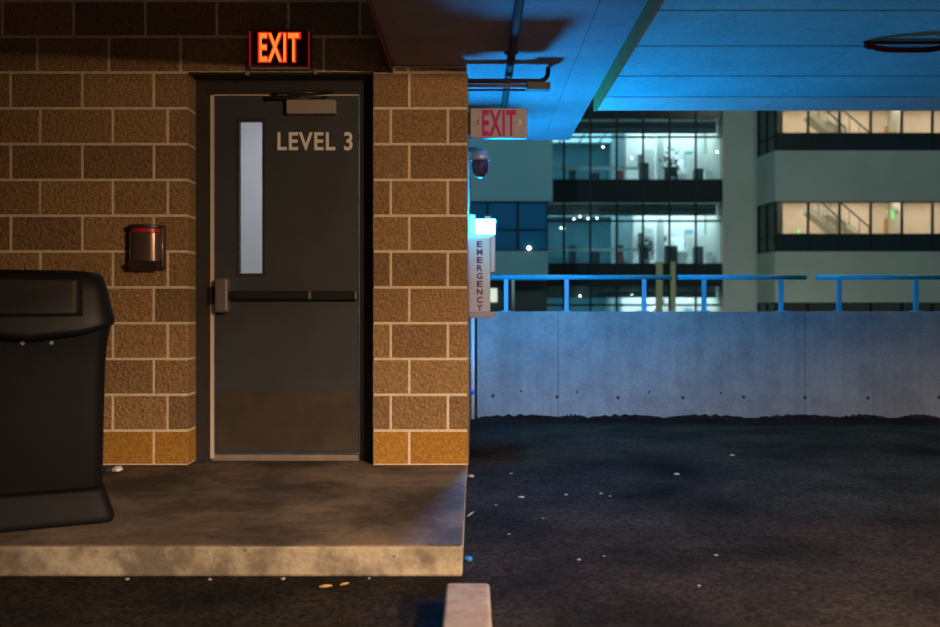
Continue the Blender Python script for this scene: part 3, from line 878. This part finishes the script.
# ------------------------------------------------------------------ pale tower and the warm-lit building on the right
YT, YR = 46.0, 44.0
rb = empty('office_building', (xs(850, YR), YR, -8))
tag(rb, 'pale concrete office building with two bands of warm lit windows on the right', 'building')
def rbox(name, x0, x1, y0, y1, z0, z1, m, bevel=0): return box(name, x0, x1, y0, y1, z0, z1, m, rb, bevel)
XT0, XT1 = xs(722.9, YT), xs(757, YT)
XC = xs(775, YR); XRR = xs(1010, YR)
rbox('tower_wall', XT0, XT1, YT, YT + 9, -8, 24, M['facade'])
FR = 4.862
levels = [3.816 + FR * k for k in range(-2, 4)]        # underside of each dark spandrel
WB, WT = .867, 2.407                                     # glass from .83 to 2.30 above it
edges = [XC] + [xs(p, YR) for p in (808.5, 840, 871.2, 902.4, 933, 964, 995)] + [XRR]
prev = -8
for k, z in enumerate(levels):
    rbox('wall_band', XC, XRR, YR, YR + .3, prev, z, M['facade'])
    # slanted return of the band back to the tower
    bm = bmesh.new(); prism(bm, [loc(rb, p) for p in ((XC - .001, YR, prev), (XC - .001, YR + .35, prev), (XT1 + .0, YT + .35, prev), (XT1, YT, prev))], (0, 0, z - prev))
    obj('return_wall', bm, M['facade'], rb)
    rbox('spandrel', XC, XRR, YR + .05, YR + .2, z, z + WB - .03, M['spandrel'])
    prev = z + WT
rbox('wall_band', XC, XRR, YR, YR + .3, prev, 24, M['facade'])
rbox('roof', XT0, XRR, YR, YT + 8.99, 24, 24.4, M['facade'])
for k, z in enumerate(levels):
    for a, b in zip(edges, edges[1:]):
        bm = bmesh.new()
        for q in ((0, .06, 0, .14, 0, WT), (b - a - .03, b - a, 0, .14, 0, WT), (.06, b - a - .03, .0, .12, WB - .06, WB), (.06, b - a - .03, 0, .12, WT - .05, WT)): bx(bm, *q)
        wf = obj('window', bm, M['mullion'], rb); wf.location = loc(rb, (a, YR + .03, z))
        bm = bmesh.new(); bx(bm, .06, b - a - .03, .05, .06, WB, WT - .05); obj('pane', bm, M['clear_glass'], wf)
    # side bay window on the return
    dirv = Vector((XT1 - XC, YT - YR, 0)); nrm = Vector((-dirv.y, dirv.x, 0)).normalized()
    wroot = None
    bm = bmesh.new()
    for t0, t1, za, zb_ in ((0, .06, 0, WT), (.47, .53, 0, WT), (.94, 1, 0, WT), (0, 1, 0, .06), (0, 1, .70, .76), (0, 1, WT - .06, WT)):
        p0 = Vector((XC, YR, z)) + dirv * t0; p1 = Vector((XC, YR, z)) + dirv * t1
        prism(bm, [loc(rb, p0 + Vector((0, 0, za))), loc(rb, p1 + Vector((0, 0, za))), loc(rb, p1 + Vector((0, 0, zb_))), loc(rb, p0 + Vector((0, 0, zb_)))], -nrm * .1)
    sw = obj('bay_window', bm, M['mullion'], rb)
    bm = bmesh.new(); p0 = Vector((XC, YR, z)) - nrm * .06; p1 = p0 + dirv
    prism(bm, [loc(rb, p0), loc(rb, p1), loc(rb, p1 + Vector((0, 0, WT))), loc(rb, p0 + Vector((0, 0, WT)))], -nrm * .01)
    obj('pane', bm, M['dim_glass'], sw)
    f, top = z - .1, z + 2.85
    rbox('floor_slab', XC + .12, XRR, YR + .31, YR + 6, f - .2, f, M['room_warm'])
    rbox('ceiling_slab', XC + .12, XRR, YR + .31, YR + 6, top, top + .15, M['room_warm'])
    rbox('room_wall', XC - .1, XRR, YR + 4.2, YR + 4.4, f, top, M['room_warm'])
    if k not in (2, 3): continue
    for i in range(5):
        xx = XC + .5 + i * 2.1
        rbox('ceiling_lamp', xx, xx + 1.5, YR + .8, YR + 3.6, top - .06, top - .001, M['lamp_warm'])
    # stair flights going down to the right, with handrails
    for q, (pa, pb_) in enumerate(((810, 846), (838, 878))):
        xa_, xb_ = xs(pa, YR + 2), xs(pb_, YR + 2)
        za_, zb_ = z + 2.45, z + .72
        bm = bmesh.new(); n = 9; P = []
        for i in range(n):
            x_, z_ = xa_ + (xb_ - xa_) * i / n, za_ + (zb_ - za_) * i / n
            x2, z2 = xa_ + (xb_ - xa_) * (i + 1) / n, za_ + (zb_ - za_) * (i + 1) / n
            P += [(x_, YR + 2.1 + q, z_), (x2, YR + 2.1 + q, z_)]
        P += [(xb_, YR + 2.1 + q, zb_ - .12), (xa_, YR + 2.1 + q, za_ - .34)]
        prism(bm, [loc(rb, p) for p in P], (0, .9, 0)); obj('stair_flight', bm, M['facade'], rb)
        bm = bmesh.new(); tube(bm, [loc(rb, (xa_, YR + 2.05 + q, za_ + .75)), loc(rb, (xb_, YR + 2.05 + q, zb_ + .75))], .045, 8)
        for i in range(5):
            t_ = i / 4; xq, zq = xa_ + (xb_ - xa_) * t_, za_ + (zb_ - za_) * t_
            tube(bm, [loc(rb, (xq, YR + 2.05 + q, zq)), loc(rb, (xq, YR + 2.05 + q, zq + .75))], .02, 6)
        obj('handrail', bm, M['room_dark'], rb)
    rbox('partition', xs(898, YR + 3), xs(902, YR + 3), YR + 3, YR + 4.2, f, top, M['facade'])
    rbox('doorway', xs(886, YR + 4), xs(897, YR + 4), YR + 4.12, YR + 4.19, f, f + 2.1, M['twig'])
    rbox('column', XC + .25, XC + .65, YR + .8, YR + 1.2, f, top, M['facade'])
z = levels[2]
rbox('exit_light', xs(887, YR + 1.2), xs(899, YR + 1.2), YR + 1.2, YR + 1.26, zs(214, YR + 1.2), zs(210, YR + 1.2), M['room_white'])
rbox('green_sign', xs(891, YR + 1.2), xs(894, YR + 1.2), YR + 1.14, YR + 1.19, zs(219, YR + 1.2), zs(211, YR + 1.2), M['green_sign'])
rbox('green_sign', xs(797.6, YR + .5), xs(800.3, YR + .5), YR + .5, YR + .56, zs(237, YR + .5), zs(229, YR + .5), M['green_sign'])

# ------------------------------------------------------------------ left wing
YW = 40.0
lw = empty('office_building', (xs(500, YW), YW, -8))
tag(lw, 'dim blue-green office wing with unlit window band behind the emergency call box', 'building')
def lbox(name, x0, x1, y0, y1, z0, z1, m, bevel=0): return box(name, x0, x1, y0, y1, z0, z1, m, lw, bevel)
XW0, XW1 = -9.0, xs(552.5, YW)
XW2 = xs(548, YW)
lbox('wall_upper', XW0, XW1, YW, YW + 5, zs(201, YW), 22, M['facade_side'])
lbox('wall_core', XW0, XW2 - .1, YW + .35, YW + 5, zs(280, YW), zs(201, YW), M['dark'])
lbox('wall_lower', XW0, XW2, YW, YW + .3, zs(280, YW), zs(251, YW), M['facade_side'])
lbox('wall_base', XW0, XW2, YW + .6, YW + 5, -8, zs(280, YW), M['room_dark'])
for i in range(7):
    b = XW2 - i * 1.32; a = b - 1.32
    bm = bmesh.new()
    h = zs(201, YW) - zs(251, YW)
    for q in ((0, .05, 0, .12, 0, h), (1.27, 1.32, 0, .12, 0, h), (.05, 1.27, 0, .1, 0, .06), (.05, 1.27, 0, .1, h * .42, h * .42 + .05), (.05, 1.27, 0, .1, h - .06, h)): bx(bm, *q)
    wf = obj('window', bm, M['mullion'], lw); wf.location = loc(lw, (a, YW + .06, zs(251, YW)))
    bm = bmesh.new(); bx(bm, .05, 1.27, .05, .06, .06, h - .06); obj('pane', bm, M['blue_glass'], wf)
for px in (534,):
    bm = bmesh.new(); bmesh.ops.create_icosphere(bm, subdivisions=2, radius=.09)
    for v in bm.verts: v.co += loc(lw, (xs(529, YW), YW - .02, zs(248, YW)))
    obj('wall_lamp', bm, M['lamp_warm'], lw)
lbox('lit_window', xs(488, YW), xs(497.5, YW), YW + .5, YW + .56, zs(302, YW), zs(288, YW), M['lobby'])
bm = bmesh.new(); tube(bm, [at(513, 318, 30), at(513, 279.5, 30)], .045, 10); tube(bm, [at(513, 318, 30), at(513, 318, 30) + Vector((0, 0, -8.7))], .045, 10)
pl = obj('street_pole', bm, M['downpipe'])
tag(pl, 'slim pale pole outside, just right of the emergency call box', 'pole')

# street between the garage and the buildings
bm = bmesh.new(); bx(bm, -40, 60, 9.5, 90, -8.6, -8)
tag(obj('floor.001', bm, M['asphalt']), 'street far below between the garage and the offices', 'street', kind='structure')

# ------------------------------------------------------------------ lights
def light(name, kind, loc_, energy, col, rot=None, **kw):
    l = bpy.data.lights.new(name, kind); l.energy = energy; l.color = col
    for k, v in kw.items(): setattr(l, k, v)
    o = bpy.data.objects.new(name, l); C.objects.link(o); o.location = loc_
    if rot: o.rotation_euler = rot
    return o


# luminaire of the garage: a down light on the ceiling behind and right of the viewpoint
light('garage_luminaire', 'AREA', (2.2, .6, 2.27), 275, (1, .62, .32), (0, 0, 0), shape='RECTANGLE', size=.30, size_y=.30, spread=math.radians(174))
light('garage_luminaire.001', 'AREA', (3.6, -1.5, 2.27), 1550, (1, .76, .61), (0, 0, 0), shape='RECTANGLE', size=.30, size_y=.30, spread=math.radians(164))
light('garage_luminaire.002', 'SPOT', (1.7, .6, 2.26), 360, (1, .64, .35), Vector((-2.0, 4.59, -1.1)).to_track_quat('-Z', 'Y').to_euler(), shadow_soft_size=.05, spot_size=math.radians(66), spot_blend=1.0)
light('stairwell_lamp', 'AREA', (-1.5, 6.4, 2.9), 20, (.92, .97, 1), (0, 0, 0), shape='RECTANGLE', size=.8, size_y=.8)
light('facade_fill', 'POINT', (-3, 18, 20), 4800, (.52, 1, 1), shadow_soft_size=.3, specular_factor=0)  # this and the next two: unseen lights added to brighten the office fronts
light('facade_fill.001', 'POINT', (20, 18, 20), 1800, (.95, 1, .85), shadow_soft_size=.3, specular_factor=0)

light('facade_fill.002', 'POINT', (13, 37, -3.5), 620, (.95, 1, .84), shadow_soft_size=.3)
w = bpy.data.worlds.new('night'); sc.world = w; w.use_nodes = True
bg = w.node_tree.nodes['Background']; bg.inputs['Color'].default_value = (.30, .75, .95, 1); bg.inputs['Strength'].default_value = .06

# ------------------------------------------------------------------ camera
cd_ = bpy.data.cameras.new('camera'); cam = bpy.data.objects.new('camera', cd_); C.objects.link(cam)
cam.location = (0, 0, EYE); cam.rotation_euler = (PI / 2, 0, 0)
cd_.sensor_width = 36; cd_.lens = 36 * F / 940
cd_.shift_x = -(VX - 470) / 940; cd_.shift_y = -(313.5 - VY) / 940
cd_.clip_end = 300
cd_.dof.use_dof = True; cd_.dof.focus_distance = 5.2; cd_.dof.aperture_fstop = 2.0
sc.camera = cam
vs = sc.view_settings
vs.view_transform = 'Standard'; vs.look = 'None'; vs.exposure = 0; vs.gamma = 1; vs.use_curve_mapping = False
